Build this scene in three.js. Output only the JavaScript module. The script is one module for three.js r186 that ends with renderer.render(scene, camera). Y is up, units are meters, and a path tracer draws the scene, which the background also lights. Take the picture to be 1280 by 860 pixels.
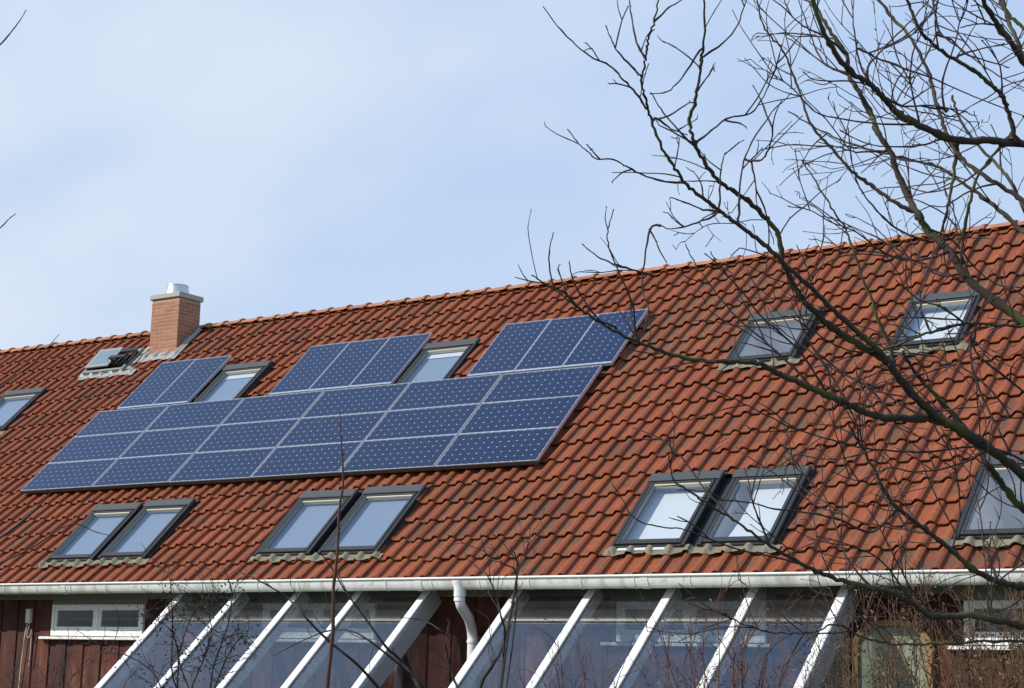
import * as THREE from 'three';
import { mergeGeometries } from 'three/addons/utils/BufferGeometryUtils.js';

// ---------------------------------------------------------------- camera, sky, sun, exposure
const G = 4.36;                       // height of the roof frame's origin above the garden
const scene = new THREE.Scene();
const F = 2195.74, CAM = new THREE.Vector3(21.64, -2.7087 + G, 18.009);
const camera = new THREE.PerspectiveCamera(2 * Math.atan(430 / F) * 180 / Math.PI, 1280 / 860, 0.1, 4000);
camera.position.copy(CAM);
camera.rotation.set(0.190027, 0.605688, 0.026128, 'YXZ');
camera.updateMatrixWorld(true);

function rng(seed) { let a = seed >>> 0; return () => { a = (a + 0x6D2B79F5) | 0; let t = Math.imul(a ^ (a >>> 15), 1 | a); t = (t + Math.imul(t ^ (t >>> 7), 61 | t)) ^ t; return ((t ^ (t >>> 14)) >>> 0) / 4294967296; }; }
function hash(x, y, s) { let h = Math.imul(x | 0, 374761393) ^ Math.imul(y | 0, 668265263) ^ Math.imul(s | 0, 1442695041); h = Math.imul(h ^ (h >>> 13), 1274126177); return ((h ^ (h >>> 16)) >>> 0) / 4294967296; }
function vnoise(x, y, s, px = 1e9, py = 1e9) {
  const xi = Math.floor(x), yi = Math.floor(y), fx = x - xi, fy = y - yi;
  const u = fx * fx * (3 - 2 * fx), v = fy * fy * (3 - 2 * fy);
  const m = (a, b) => ((a % b) + b) % b;
  const h = (i, j) => hash(m(xi + i, px), m(yi + j, py), s);
  return (h(0, 0) * (1 - u) + h(1, 0) * u) * (1 - v) + (h(0, 1) * (1 - u) + h(1, 1) * u) * v;
}
function fbm(x, y, s, oct = 4, px = 1e9, py = 1e9) { let a = .5, r = 0, t = 0; for (let i = 0; i < oct; i++) { r += a * vnoise(x, y, s + i, px, py); t += a; x *= 2; y *= 2; px *= 2; py *= 2; a *= .5; } return r / t; }

{ // pale spring sky with thin, high, even cloud
  const w = 1024, h = 512, d = new Float32Array(w * h * 4);
  for (let j = 0; j < h; j++) for (let i = 0; i < w; i++) {
    const el = ((j + .5) / h - .5) * Math.PI, az = (i + .5) / w * 2 * Math.PI;
    const e = Math.max(0, Math.sin(el));
    const g = Math.pow(e, .95);
    let r = .645 * (1 - g) + .20 * g, gg = .765 * (1 - g) + .41 * g, b = .925 * (1 - g) + .85 * g;
    const cx = Math.cos(az) * Math.cos(el), cz = Math.sin(az) * Math.cos(el), k = 1 / (e + .35);
    const c = fbm(cx * k * 2.0 + 7, cz * k * 3.0 + 3, 11, 6) * .75 + fbm(cx * k * 6 + 1, cz * k * 11 + 5, 71, 4) * .25;
    const cl = Math.min(1, Math.max(0, (c - .32) * 2.7)) * .95 * (1 - .9 * e);
    r += (.79 - r) * cl; gg += (.86 - gg) * cl; b += (.945 - b) * cl;
    if (el < 0) { const t = Math.min(1, -el * 6); r += (.16 - r) * t; gg += (.17 - gg) * t; b += (.13 - b) * t; }
    const o = (j * w + i) * 4; d[o] = r; d[o + 1] = gg; d[o + 2] = b; d[o + 3] = 1;
  }
  const t = new THREE.DataTexture(d, w, h, THREE.RGBAFormat, THREE.FloatType);
  t.mapping = THREE.EquirectangularReflectionMapping; t.magFilter = t.minFilter = THREE.LinearFilter; t.wrapS = THREE.RepeatWrapping; t.needsUpdate = true;
  scene.background = t; scene.environment = t;
}
const SUN_EL = 35 * Math.PI / 180, SUN_AZ = -40 * Math.PI / 180;   // azimuth from the facade's normal, to its left
const sunDir = new THREE.Vector3(Math.sin(SUN_AZ) * Math.cos(SUN_EL), Math.sin(SUN_EL), Math.cos(SUN_AZ) * Math.cos(SUN_EL));
const sun = new THREE.DirectionalLight(new THREE.Color(1, .93, .82), 4.8);
sun.target.position.set(6, 4, 0); sun.position.copy(sun.target.position).addScaledVector(sunDir, 60);
sun.castShadow = true; sun.shadow.mapSize.set(4096, 4096);
Object.assign(sun.shadow.camera, { left: -26, right: 26, top: 18, bottom: -18, near: 5, far: 140 });
scene.add(sun, sun.target);
const renderer = new THREE.WebGLRenderer({ antialias: true });
renderer.setSize(1024, 688);
renderer.toneMapping = THREE.LinearToneMapping;
renderer.toneMappingExposure = 1.0;
renderer.shadowMap.enabled = true;

// ---------------------------------------------------------------- helpers
const TH = 0.76958, ST = Math.sin(TH), CT = Math.cos(TH);           // roof pitch 44 degrees
const roofP = (u, v, n) => new THREE.Vector3(u, v * ST + n * CT + G, -v * CT + n * ST);
const ROT = TH - Math.PI / 2;                                        // local y = up the slope, local z = out of the roof
const taken = {};
function numbered(n) { taken[n] = (taken[n] || 0) + 1; return taken[n] === 1 ? n : n + '_' + String(taken[n] - 1).padStart(3, '0'); }
function tag(o, label, category, group, kind) { o.userData.label = label; o.userData.category = category; if (group) o.userData.group = group; if (kind) o.userData.kind = kind; return o; }
function thing(name, label, category, pos = [0, 0, 0], group) { const g = new THREE.Group(); g.name = numbered(name); g.position.set(...pos); scene.add(g); return tag(g, label, category, group); }
function sub(name, parent) { const g = new THREE.Group(); g.name = name; parent.add(g); return g; }
function obj(name, geo, mat, parent) {
  if (Array.isArray(geo)) geo = geo.length > 1 ? mergeGeometries(geo.map(g => g.index ? g.toNonIndexed() : g)) : geo[0];
  const m = new THREE.Mesh(geo, mat); m.name = name; m.castShadow = m.receiveShadow = true; parent.add(m); return m;
}
function bx(x0, x1, y0, y1, z0, z1) { // box by extents; uv in metres
  const g = new THREE.BoxGeometry(x1 - x0, y1 - y0, z1 - z0); const uv = g.attributes.uv, p = g.attributes.position, nn = g.attributes.normal;
  for (let i = 0; i < uv.count; i++) { const ax = Math.abs(nn.getX(i)), ay = Math.abs(nn.getY(i)); const X = p.getX(i), Y = p.getY(i), Z = p.getZ(i);
    if (ax > .5) uv.setXY(i, Z, Y); else if (ay > .5) uv.setXY(i, X, Z); else uv.setXY(i, X, Y); }
  g.translate((x0 + x1) / 2, (y0 + y1) / 2, (z0 + z1) / 2); return g;
}
function cbx(x0, x1, y0, y1, z0, z1, c) { // box with chamfered long edges on its front (+z)
  const s = new THREE.Shape(); const w = (x1 - x0) / 2 - c, h = (y1 - y0) / 2 - c;
  s.moveTo(-w, -h); s.lineTo(w, -h); s.lineTo(w, h); s.lineTo(-w, h); s.closePath();
  const g = new THREE.ExtrudeGeometry(s, { depth: z1 - z0 - 2 * c, bevelEnabled: true, bevelThickness: c, bevelSize: c, bevelSegments: 1 });
  g.translate((x0 + x1) / 2, (y0 + y1) / 2, z0 + c); return g;
}
const RIGHT = new THREE.Vector3(), UPV = new THREE.Vector3(), BACK = new THREE.Vector3();
camera.matrixWorld.extractBasis(RIGHT, UPV, BACK);
const at = (px, py, depth) => CAM.clone().addScaledVector(RIGHT, (px - 640) / F * depth).addScaledVector(UPV, (430 - py) / F * depth).addScaledVector(BACK, -depth);
function texture(w, h, fn, srgb = true) {
  const d = new Uint8Array(w * h * 4);
  for (let j = 0; j < h; j++) for (let i = 0; i < w; i++) { const c = fn(i, j); const o = (j * w + i) * 4; for (let k = 0; k < 3; k++) d[o + k] = Math.max(0, Math.min(255, Math.round(c[k] * 255))); d[o + 3] = 255; }
  const t = new THREE.DataTexture(d, w, h, THREE.RGBAFormat); t.magFilter = THREE.LinearFilter; t.minFilter = THREE.LinearMipmapLinearFilter; t.generateMipmaps = true;
  t.wrapS = t.wrapT = THREE.RepeatWrapping; if (srgb) t.colorSpace = THREE.SRGBColorSpace; t.needsUpdate = true; return t;
}
const lin = v => v <= .0031308 ? v * 12.92 : 1.055 * Math.pow(v, 1 / 2.4) - .055;      // linear -> sRGB
const S = (r, g, b) => [lin(r), lin(g), lin(b)];
const mix = (a, b, t) => a.map((x, i) => x + (b[i] - x) * t);
const std = (r, g, b, rough = .8, extra = {}) => new THREE.MeshStandardMaterial({ color: new THREE.Color().setRGB(r, g, b), roughness: rough, metalness: 0, ...extra });
const phy = (r, g, b, rough = .8, extra = {}) => new THREE.MeshPhysicalMaterial({ color: new THREE.Color().setRGB(r, g, b), roughness: rough, metalness: 0, ...extra });

// ---------------------------------------------------------------- materials
// clay tile: 16 differently weathered faces in one sheet (uv 0..1 = one tile: across, then up the slope)
const TN = 4, TPX = 128;
const tileTex = texture(TN * TPX, TN * TPX, (i, j) => {
  const ti = Math.floor(i / TPX), tj = Math.floor(j / TPX), id = tj * TN + ti, x = (i % TPX) / TPX, y = (j % TPX) / TPX;
  const tone = hash(id, 5, 77), grime = id / 15;
  let c = mix([.186, .040, .0108], [.240, .057, .0155], tone);
  const pale = fbm(x * 5, y * 7, 100 + id, 4); c = mix(c, [.27, .082, .040], Math.max(0, pale - .48) * 1.0);
  const sp = fbm(x * 26, y * 34, 300 + id, 3); c = mix(c, [.10, .026, .015], Math.max(0, sp - .50) * 2.2);
  const moss = fbm(x * 3.4 + 9, y * 4.6, 500 + id, 5) + .30 * (fbm(x * 17, y * 23, 700 + id, 2) - .5);
  const amount = Math.min(1, Math.max(0, (moss - (.64 - .30 * grime)) * 5)) * (x < .55 ? 1 : .25);
  c = mix(c, mix([.080, .042, .022], [.118, .070, .036], sp), amount * .85);
  return S(...c);
});
const tileMat = new THREE.MeshStandardMaterial({ map: tileTex, roughness: .86, vertexColors: true });
const ridgeTex = texture(256, 256, (i, j) => { const x = i / 256, y = j / 256; let c = [.33, .125, .060]; const a = fbm(x * 6, y * 6, 21, 5, 6, 6); c = mix(c, [.42, .20, .115], Math.max(0, a - .45) * 2); c = mix(c, [.16, .09, .06], Math.max(0, fbm(x * 24, y * 24, 41, 3, 24, 24) - .55) * 2.2); return S(...c); });
const ridgeMat = [1, .88, 1.1].map(k => new THREE.MeshStandardMaterial({ map: ridgeTex, color: new THREE.Color().setRGB(k, k, k), roughness: .85 }));
const deckMat = std(.05, .035, .028, .95);
const plankTex = texture(256, 512, (i, j) => { const x = i / 256, y = j / 512; const gr = fbm(x * 40, y * 3, 61, 4, 40, 3), kn = fbm(x * 6, y * 5, 81, 4, 6, 5); let c = mix([.036, .007, .004], [.080, .015, .007], gr); c = mix(c, [.15, .055, .024], Math.max(0, kn - .56) * 2.2); c = mix(c, [.03, .010, .008], Math.max(0, .40 - gr) * 2); return S(...c); });
const plankMat = [.75, 1, 1.25, .9].map((k, i) => { const t = plankTex.clone(); t.repeat.set(.9, .5); t.offset.set(i * .27, i * .41); t.needsUpdate = true; return new THREE.MeshStandardMaterial({ map: t, color: new THREE.Color().setRGB(k, k, k), roughness: .82 }); });
const whiteTex = texture(256, 256, (i, j) => { const x = i / 256, y = j / 256; let c = [.78, .78, .76]; c = mix(c, [.50, .49, .44], Math.max(0, fbm(x * 8, y * 8, 401, 5, 8, 8) - .52) * 1.6); c = mix(c, [.22, .23, .18], Math.max(0, fbm(x * 40, y * 40, 431, 3, 40, 40) - .66) * 3); return S(...c); });
const whitePaint = new THREE.MeshStandardMaterial({ map: whiteTex, roughness: .5 });
const raf = whiteTex.clone(); raf.repeat.set(1.3, 1.3); raf.needsUpdate = true;
const rafterPaint = new THREE.MeshStandardMaterial({ map: raf, roughness: .55 });
const gutterTex = texture(512, 64, (i, j) => { const x = i / 512, y = j / 64; let c = [.66, .68, .65]; c = mix(c, [.36, .38, .31], Math.max(0, fbm(x * 34, y * 2, 441, 4, 34, 2) - .45) * 2.2); c = mix(c, [.25, .27, .22], Math.max(0, fbm(x * 60, y * 8, 461, 3, 60, 8) - .66) * 2.5); return S(...c); });
gutterTex.repeat.set(.25, 1);
const gutterMat = new THREE.MeshStandardMaterial({ map: gutterTex, roughness: .45 });
const pipeMat = phy(.72, .73, .74, .4);
const friezeMat = std(.20, .19, .15, .8);
const soffitMat = std(.28, .27, .21, .8);
const darkFrame = phy(.011, .013, .014, .6);
const hoodMat = phy(.046, .054, .058, .6);
const sashMat = phy(.018, .021, .023, .6);
const gasket = std(.012, .012, .013, .8);
const pane = phy(1, 1, 1, .02, { transmission: 1, thickness: 0, ior: 2.1 });
const houseGlass = phy(1, 1, 1, .02, { transmission: 1, thickness: 0, ior: 1.48 });
const dustyTex = texture(256, 256, (i, j) => { const x = i / 256, y = j / 256; const a = fbm(x * 30, y * 30, 611, 4, 30, 30), b = fbm(x * 4, y * 4, 641, 4, 4, 4); const k = .40 + .35 * a + .25 * (b - .5); return S(k * .93, k, k * 1.06); });
const dustyGlass = new THREE.MeshPhysicalMaterial({ map: dustyTex, roughness: .03, transmission: .970, thickness: 0, ior: 2.0 });
const liningWhite = std(.72, .72, .70, .7);
const blindWhite = std(.48, .53, .56, .85);
const skyReflectBlue = std(.14, .195, .27, .85);  // sky reflection painted as a flat blue, set behind the roof-window panes
const leadTex = texture(256, 128, (i, j) => { const x = i / 256, y = j / 128; let c = [.165, .150, .108]; c = mix(c, [.22, .19, .105], Math.max(0, fbm(x * 9, y * 5, 511, 4, 9, 5) - .42) * 2.2); c = mix(c, [.12, .12, .10], Math.max(0, fbm(x * 33, y * 17, 531, 3, 33, 17) - .58) * 2.6); return S(...c); });
const leadMat = new THREE.MeshStandardMaterial({ map: leadTex, roughness: .75 });
const millTex = texture(256, 128, (i, j) => { const x = i / 256, y = j / 128; let c = [.30, .30, .28]; c = mix(c, [.19, .18, .15], Math.max(0, fbm(x * 11, y * 6, 551, 4, 11, 6) - .42) * 2.0); c = mix(c, [.42, .42, .41], Math.max(0, fbm(x * 30, y * 15, 571, 3, 30, 15) - .6) * 2); return S(...c); });
const leadPale = new THREE.MeshStandardMaterial({ map: millTex, roughness: .55 });   // newer, mill-finished aluminium strips
const alu = phy(.52, .52, .56, .4, { metalness: .4 });
const backSheet = phy(.28, .34, .42, .5);
const cellMat = phy(.004, .011, .046, .35, { specularIntensity: .2 });
const solarGlass = phy(1, 1, 1, .03, { transmission: 1, thickness: 0, ior: 1.42 });
const brickTex = texture(128, 128, (i, j) => { const x = i / 128, y = j / 128; let c = [.33, .155, .095]; c = mix(c, [.42, .23, .155], Math.max(0, fbm(x * 5, y * 5, 711, 4, 5, 5) - .45) * 2); c = mix(c, [.30, .12, .07], Math.max(0, fbm(x * 20, y * 20, 731, 3, 20, 20) - .55) * 2); return S(...c); });
const brickMat = [1, .86, 1.12, .94].map(k => new THREE.MeshStandardMaterial({ map: brickTex, color: new THREE.Color().setRGB(k, k * .98, k * .96), roughness: .9 }));
const mortar = std(.40, .27, .20, .95);
const concrete = std(.36, .37, .32, .9);
const zinc = phy(.55, .57, .60, .35, { metalness: .7 });
const zincPale = std(.22, .25, .25, .6);
const barkTex = texture(256, 256, (i, j) => { const x = i / 256, y = j / 256; let c = mix([.026, .018, .016], [.060, .044, .030], fbm(x * 14, y * 5, 811, 4, 14, 5)); const m = fbm(x * 4, y * 4, 851, 5, 4, 4); c = mix(c, [.075, .092, .020], Math.min(1, Math.max(0, m - .42) * 4) * .85); return S(...c); });
const barkMat = new THREE.MeshStandardMaterial({ map: barkTex, roughness: .9 });
const twigMat = std(.046, .028, .028, .85);
const shootMat = std(.085, .034, .030, .8);
const dryMat = std(.115, .068, .038, .9);
const darkTwig = std(.035, .028, .022, .9);

// ---------------------------------------------------------------- setting
{
  const gt = texture(512, 512, (i, j) => { const x = i / 512, y = j / 512; const a = fbm(x * 30, y * 30, 911, 4, 30, 30); return S(...mix([.035, .050, .018], [.085, .095, .040], a)); });
  gt.repeat.set(200, 200);
  const g = new THREE.PlaneGeometry(3000, 3000); g.rotateX(-Math.PI / 2);
  const m = obj('ground', g, new THREE.MeshStandardMaterial({ map: gt, roughness: 1 }), scene); m.userData.kind = 'structure';
}

// ---------------------------------------------------------------- terraced house
const house = thing('terraced_house', 'long terraced house with red tiled roof and dark red boarded wall', 'house');
const U0 = -8.2, U1 = 18.6;
const TW = .242, TL = .3700, VB = -2.09, UPH = 11.384;   // tile cover width, course, eave nose, a roll crest
const NB = -.16, TILT = .043, RH = .052;
const VR = 4.70;                                          // apex
const ROLLS = .80;                                        // crest position across a tile
function prof(s) { // height of the tile's section, s 0..1 across
  s = s - Math.floor(s); let d = Math.abs(s - ROLLS); d = Math.min(d, Math.abs(s - 1 - ROLLS), Math.abs(s + 1 - ROLLS));
  const r = s < ROLLS ? (d < .27 ? RH * Math.pow(Math.cos(d / .27 * Math.PI / 2), .9) : 0) : RH * Math.sqrt(Math.max(0, 1 - Math.pow(d / .262, 2)));
  const p = s < .5 ? -.004 * Math.sin(s / .5 * Math.PI) : 0; return r + p;
}
const colU = k => UPH + (k - ROLLS) * TW;                 // left edge of tile column k
function tileN(u, v) { const s = (u - UPH) / TW + ROLLS; const w = ((v - VB) / TL) % 1; return NB + TILT * (1 - (w < 0 ? w + 1 : w)) + prof(s); }
// roof windows: u0,u1,v0,v1
const WINS = [
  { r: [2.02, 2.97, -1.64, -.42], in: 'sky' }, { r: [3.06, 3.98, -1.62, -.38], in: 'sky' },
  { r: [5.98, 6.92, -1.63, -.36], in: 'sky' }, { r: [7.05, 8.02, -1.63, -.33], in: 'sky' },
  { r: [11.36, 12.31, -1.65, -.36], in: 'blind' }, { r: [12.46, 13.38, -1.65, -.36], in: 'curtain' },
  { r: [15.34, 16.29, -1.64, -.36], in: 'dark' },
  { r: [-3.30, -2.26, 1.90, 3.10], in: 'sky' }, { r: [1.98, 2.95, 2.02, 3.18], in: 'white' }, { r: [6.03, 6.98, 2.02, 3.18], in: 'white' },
  { r: [11.42, 12.40, 1.95, 3.03], in: 'dark' }, { r: [13.62, 14.53, 1.95, 3.06], in: 'blind' },
];
const CH = { u0: -.44, u1: .215, z0: -3.42, z1: -2.905, top: 3.62 };      // chimney (z, top in roof frame)
const HATCH = [-1.66, -.66, 3.46, 4.08];
const roof = sub('roof', house);
// deck with openings under the roof windows
{
  const s = new THREE.Shape(); s.moveTo(U0, VB + .04); s.lineTo(U1, VB + .04); s.lineTo(U1, VR - .02); s.lineTo(U0, VR - .02); s.closePath();
  for (const w of WINS) { const [a, b, c, d] = w.r; const h = new THREE.Path(); h.moveTo(a + .03, c + .03); h.lineTo(a + .03, d - .03); h.lineTo(b - .03, d - .03); h.lineTo(b - .03, c + .03); h.closePath(); s.holes.push(h); }
  const g = new THREE.ExtrudeGeometry(s, { depth: .03, bevelEnabled: false }); g.translate(0, 0, -.21);
  const m = obj('deck', g, deckMat, roof); m.position.set(0, G, 0); m.rotation.x = ROT;
}
{ // back slope
  const g = bx(U0, U1, 0, 7.1, -.04, 0); const m = obj('back_slope', g, std(.26, .075, .04, .85), roof);
  const ap = roofP(0, VR, -.15); m.position.set(0, ap.y, ap.z); m.rotation.x = Math.PI + Math.PI / 2 - TH; m.rotation.x = -(Math.PI / 2 - TH) - (2 * TH - Math.PI) ; m.rotation.x = Math.PI + (Math.PI / 2 - TH);
}
// tiles
function tileGeo(variant, shade, seed, cut) {
  const r = rng(seed), SEG = 12, P = [], UV = [], C = [], I = [];
  const L = TL * 1.12, jitN = (r() - .5) * .006, jitV = (r() - .5) * .012 - (r() < .07 ? .022 * r() : 0), skew = (r() - .5) * .008;
  const ti = variant % TN, tj = Math.floor(variant / TN);
  const add = (x, y, z, a, b) => { P.push(x, y, z); UV.push((ti + .04 + .92 * a) / TN, (tj + .04 + .92 * b) / TN); C.push(shade[0], shade[1], shade[2]); return P.length / 3 - 1; };
  const row = (y, dz, b) => { const o = []; for (let i = 0; i <= SEG; i++) { const s = i / SEG; o.push(add(s * TW * 1.0, y + skew * s, prof(Math.min(s, .9999)) + dz + jitN, s, b)); } return o; };
  const keep = (A, B, i) => !cut || !cut((P[A[i] * 3] + P[A[i + 1] * 3]) / 2, (P[A[i] * 3 + 1] + P[B[i] * 3 + 1]) / 2);
  const strip = (A, B) => { for (let i = 0; i < SEG; i++) if (keep(A, B, i)) I.push(A[i], A[i + 1], B[i + 1], A[i], B[i + 1], B[i]); };
  const t = .016;
  const nb = row(jitV, NB + TILT - t, 0), nt = row(jitV, NB + TILT - .003, 0), n2 = row(jitV + .005, NB + TILT, .02);
  strip(nb, nt); strip(nt, n2);
  const K = cut ? 8 : 1; let prev = row(jitV + .005, NB + TILT, .02); const first = prev; let last;
  for (let k = 1; k <= K; k++) { const f = k / K; last = row(jitV + .005 + (L - jitV - .005) * f, NB + TILT - TILT * 1.12 * f, .02 + .98 * f); strip(prev, last); prev = last; }
  if (!cut) { // the roll's free edge on the right, over the next tile's pan
    const e0 = first[SEG], e1 = last[SEG]; const q = o => [P[o * 3], P[o * 3 + 1], P[o * 3 + 2]]; const A = q(e0), B = q(e1); const h = .017;
    const a0 = add(A[0], A[1], A[2], .99, 0), b0 = add(B[0], B[1], B[2], .99, 1), a1 = add(A[0] - .002, A[1], A[2] - h, .99, 0), b1 = add(B[0] - .002, B[1], B[2] - h, .99, 1); I.push(a0, a1, b1, a0, b1, b0);
  }
  const g = new THREE.BufferGeometry(); g.setAttribute('position', new THREE.Float32BufferAttribute(P, 3)); g.setAttribute('uv', new THREE.Float32BufferAttribute(UV, 2)); g.setAttribute('color', new THREE.Float32BufferAttribute(C, 3)); g.setIndex(I); g.computeVertexNormals(); return g;
}
{
  const NV = 64, vars = []; const rr = rng(5);
  for (let i = 0; i < NV; i++) { const k = .86 + .28 * rr(), w = (rr() - .5) * .16; vars.push([i % 16, [k * (1 + w * .3), k * (1 + w), k * (1 + w)], 1000 + i]); }
  const geos = vars.map(v => tileGeo(...v));
  const k0 = Math.floor((U0 - UPH) / TW) + 1, k1 = Math.floor((U1 - UPH) / TW); const rows = Math.floor((VR - .05 - VB) / TL);
  const spots = []; const r = rng(99);
  const gaps = [[2.9, 3.1], [6.9, 7.1], [12.25, 12.5]];
  const inside = (u, v) => v > VR - .03 || WINS.some(w => u > w.r[0] - .012 && u < w.r[1] + .012 && v > w.r[2] - .05 && v < w.r[3] + .03) || (v > -1.69 && v < -.37 && gaps.some(g => u > g[0] && u < g[1])) || (u > CH.u0 - .02 && u < CH.u1 + .05 && v > 4.04) || (u > HATCH[0] + .1 && u < HATCH[1] - .1 && v > HATCH[2] + .1 && v < HATCH[3] - .1);
  for (let j = 0; j <= rows; j++) for (let k = k0; k <= k1; k++) {
    const u = colU(k), v = VB + j * TL, dirt = Math.min(.999, Math.max(0, (fbm(u * .55 + 20, v * .8 + 9, 1201, 4) - .30) * 2.0 + (r() - .5) * .55 + (u > 8.5 ? .14 : -.14))), id = Math.floor(dirt * 16) + 16 * Math.floor(r() * 4); if (v > VR - .08) continue;
    let hits = 0; for (let a = 0; a < 5; a++) for (let b = 0; b < 6; b++) if (inside(u + (a + .5) / 5 * TW, v + b / 5 * TL * 1.12)) hits++; if (hits > 25) continue;
    const p = roofP(u + TW / 2, v + TL / 2, NB); const c = p.clone().sub(CAM); const dep = -c.dot(BACK); const px = 640 + F * c.dot(RIGHT) / dep, py = 430 - F * c.dot(UPV) / dep;
    const hid = (u > -.1 && u < 9.5 && v > -.1 && v < 1.75);
    spots.push({ u, v, id, dep, cut: hits > 0 ? tileGeo(...vars[id], (x, y) => inside(u + x, v + y)) : null, vis: !hits && px > 5 && px < 1275 && py < 850 && !hid });
  }
  const near = spots.filter(s => s.vis).sort((a, b) => a.dep - b.dep).slice(0, 300); const ns = new Set(near);
  for (const s of near) { const m = obj('tile', s.cut || geos[s.id], tileMat, roof); m.position.copy(roofP(s.u, s.v, 0)); m.rotation.x = ROT; }
  const rest = spots.filter(s => !ns.has(s)).map(s => { const g = (s.cut || geos[s.id]).clone(); g.translate(s.u, s.v, 0); return g; });
  const m = obj('tiles', mergeGeometries(rest), tileMat, roof); m.position.set(0, G, 0); m.rotation.x = ROT; m.userData.kind = 'stuff';
}
// ridge caps
{
  const geos = [0, 1, 2].map(i => {
    const P = [], I = [], UV = [], SEG = 10, L = .42, rows = [[L, .134, 0], [L - .008, .139, 0], [L - .055, .135, 0], [L - .062, .120, 0], [0, .112, 0], [L, .106, 1]];
    rows.forEach(([x, rad], a) => { for (let k = 0; k <= SEG; k++) { const t = (k / SEG - .5) * 2.5; P.push(x, Math.cos(t) * rad * .9, Math.sin(t) * rad * 1.05); UV.push(x + i * .3, k / SEG * .3); } });
    const q = (a, b) => { for (let k = 0; k < SEG; k++) { const A = a * (SEG + 1) + k, B = b * (SEG + 1) + k; I.push(A, B, B + 1, A, B + 1, A + 1); } };
    q(1, 0); q(2, 1); q(3, 2); q(4, 3); q(0, 5);
    const g = new THREE.BufferGeometry(); g.setAttribute('position', new THREE.Float32BufferAttribute(P, 3)); g.setAttribute('uv', new THREE.Float32BufferAttribute(UV, 2)); g.setIndex(I); return (() => { const h = g.toNonIndexed(); h.computeVertexNormals(); return h; })();
  });
  const ap = roofP(0, VR, -.13), r = rng(17);
  for (let u = U0; u < U1 - .3; u += .392) {
    if (u > CH.u0 - .3 && u < CH.u1 - .05 && false) continue;
    const m = obj('ridge_tile', geos[Math.floor(r() * 3)], ridgeMat[Math.floor(r() * 3)], roof);
    m.position.set(u + (r() - .5) * .012, ap.y - .062 + (r() - .5) * .008, ap.z); m.rotation.z = .012 + (r() - .5) * .014; m.rotation.x = (r() - .5) * .05;
  }
}
// roof windows
function apron(u0, u1, v0, v1, mat, parent, lift = .018) {
  const NU = Math.max(8, Math.round((u1 - u0) / .02)), NVV = 5, P = [], UV = [], I = [], r = rng(Math.floor(u0 * 100 + 9999));
  for (let j = 0; j <= NVV; j++) for (let i = 0; i <= NU; i++) { const u = u0 + (u1 - u0) * i / NU; const edge = .018 * Math.sin(u * 9.1 + u0) + .012 * Math.sin(u * 26); const v = v1 + (v0 - v1 - edge) * j / NVV;
    P.push(u, v, Math.max(tileN(u, v), tileN(u, v - .03), tileN(u, v + .03), NB + TILT * 1.1) + lift * .6 + (r() - .5) * .003); UV.push(u, v); }
  for (let j = 0; j < NVV; j++) for (let i = 0; i < NU; i++) { const a = j * (NU + 1) + i, b = a + NU + 1; I.push(a, b, b + 1, a, b + 1, a + 1); }
  const g = new THREE.BufferGeometry(); g.setAttribute('position', new THREE.Float32BufferAttribute(P, 3)); g.setAttribute('uv', new THREE.Float32BufferAttribute(UV, 2)); g.setIndex(I); g.computeVertexNormals();
  return obj('flashing', g, mat, parent);
}
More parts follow.
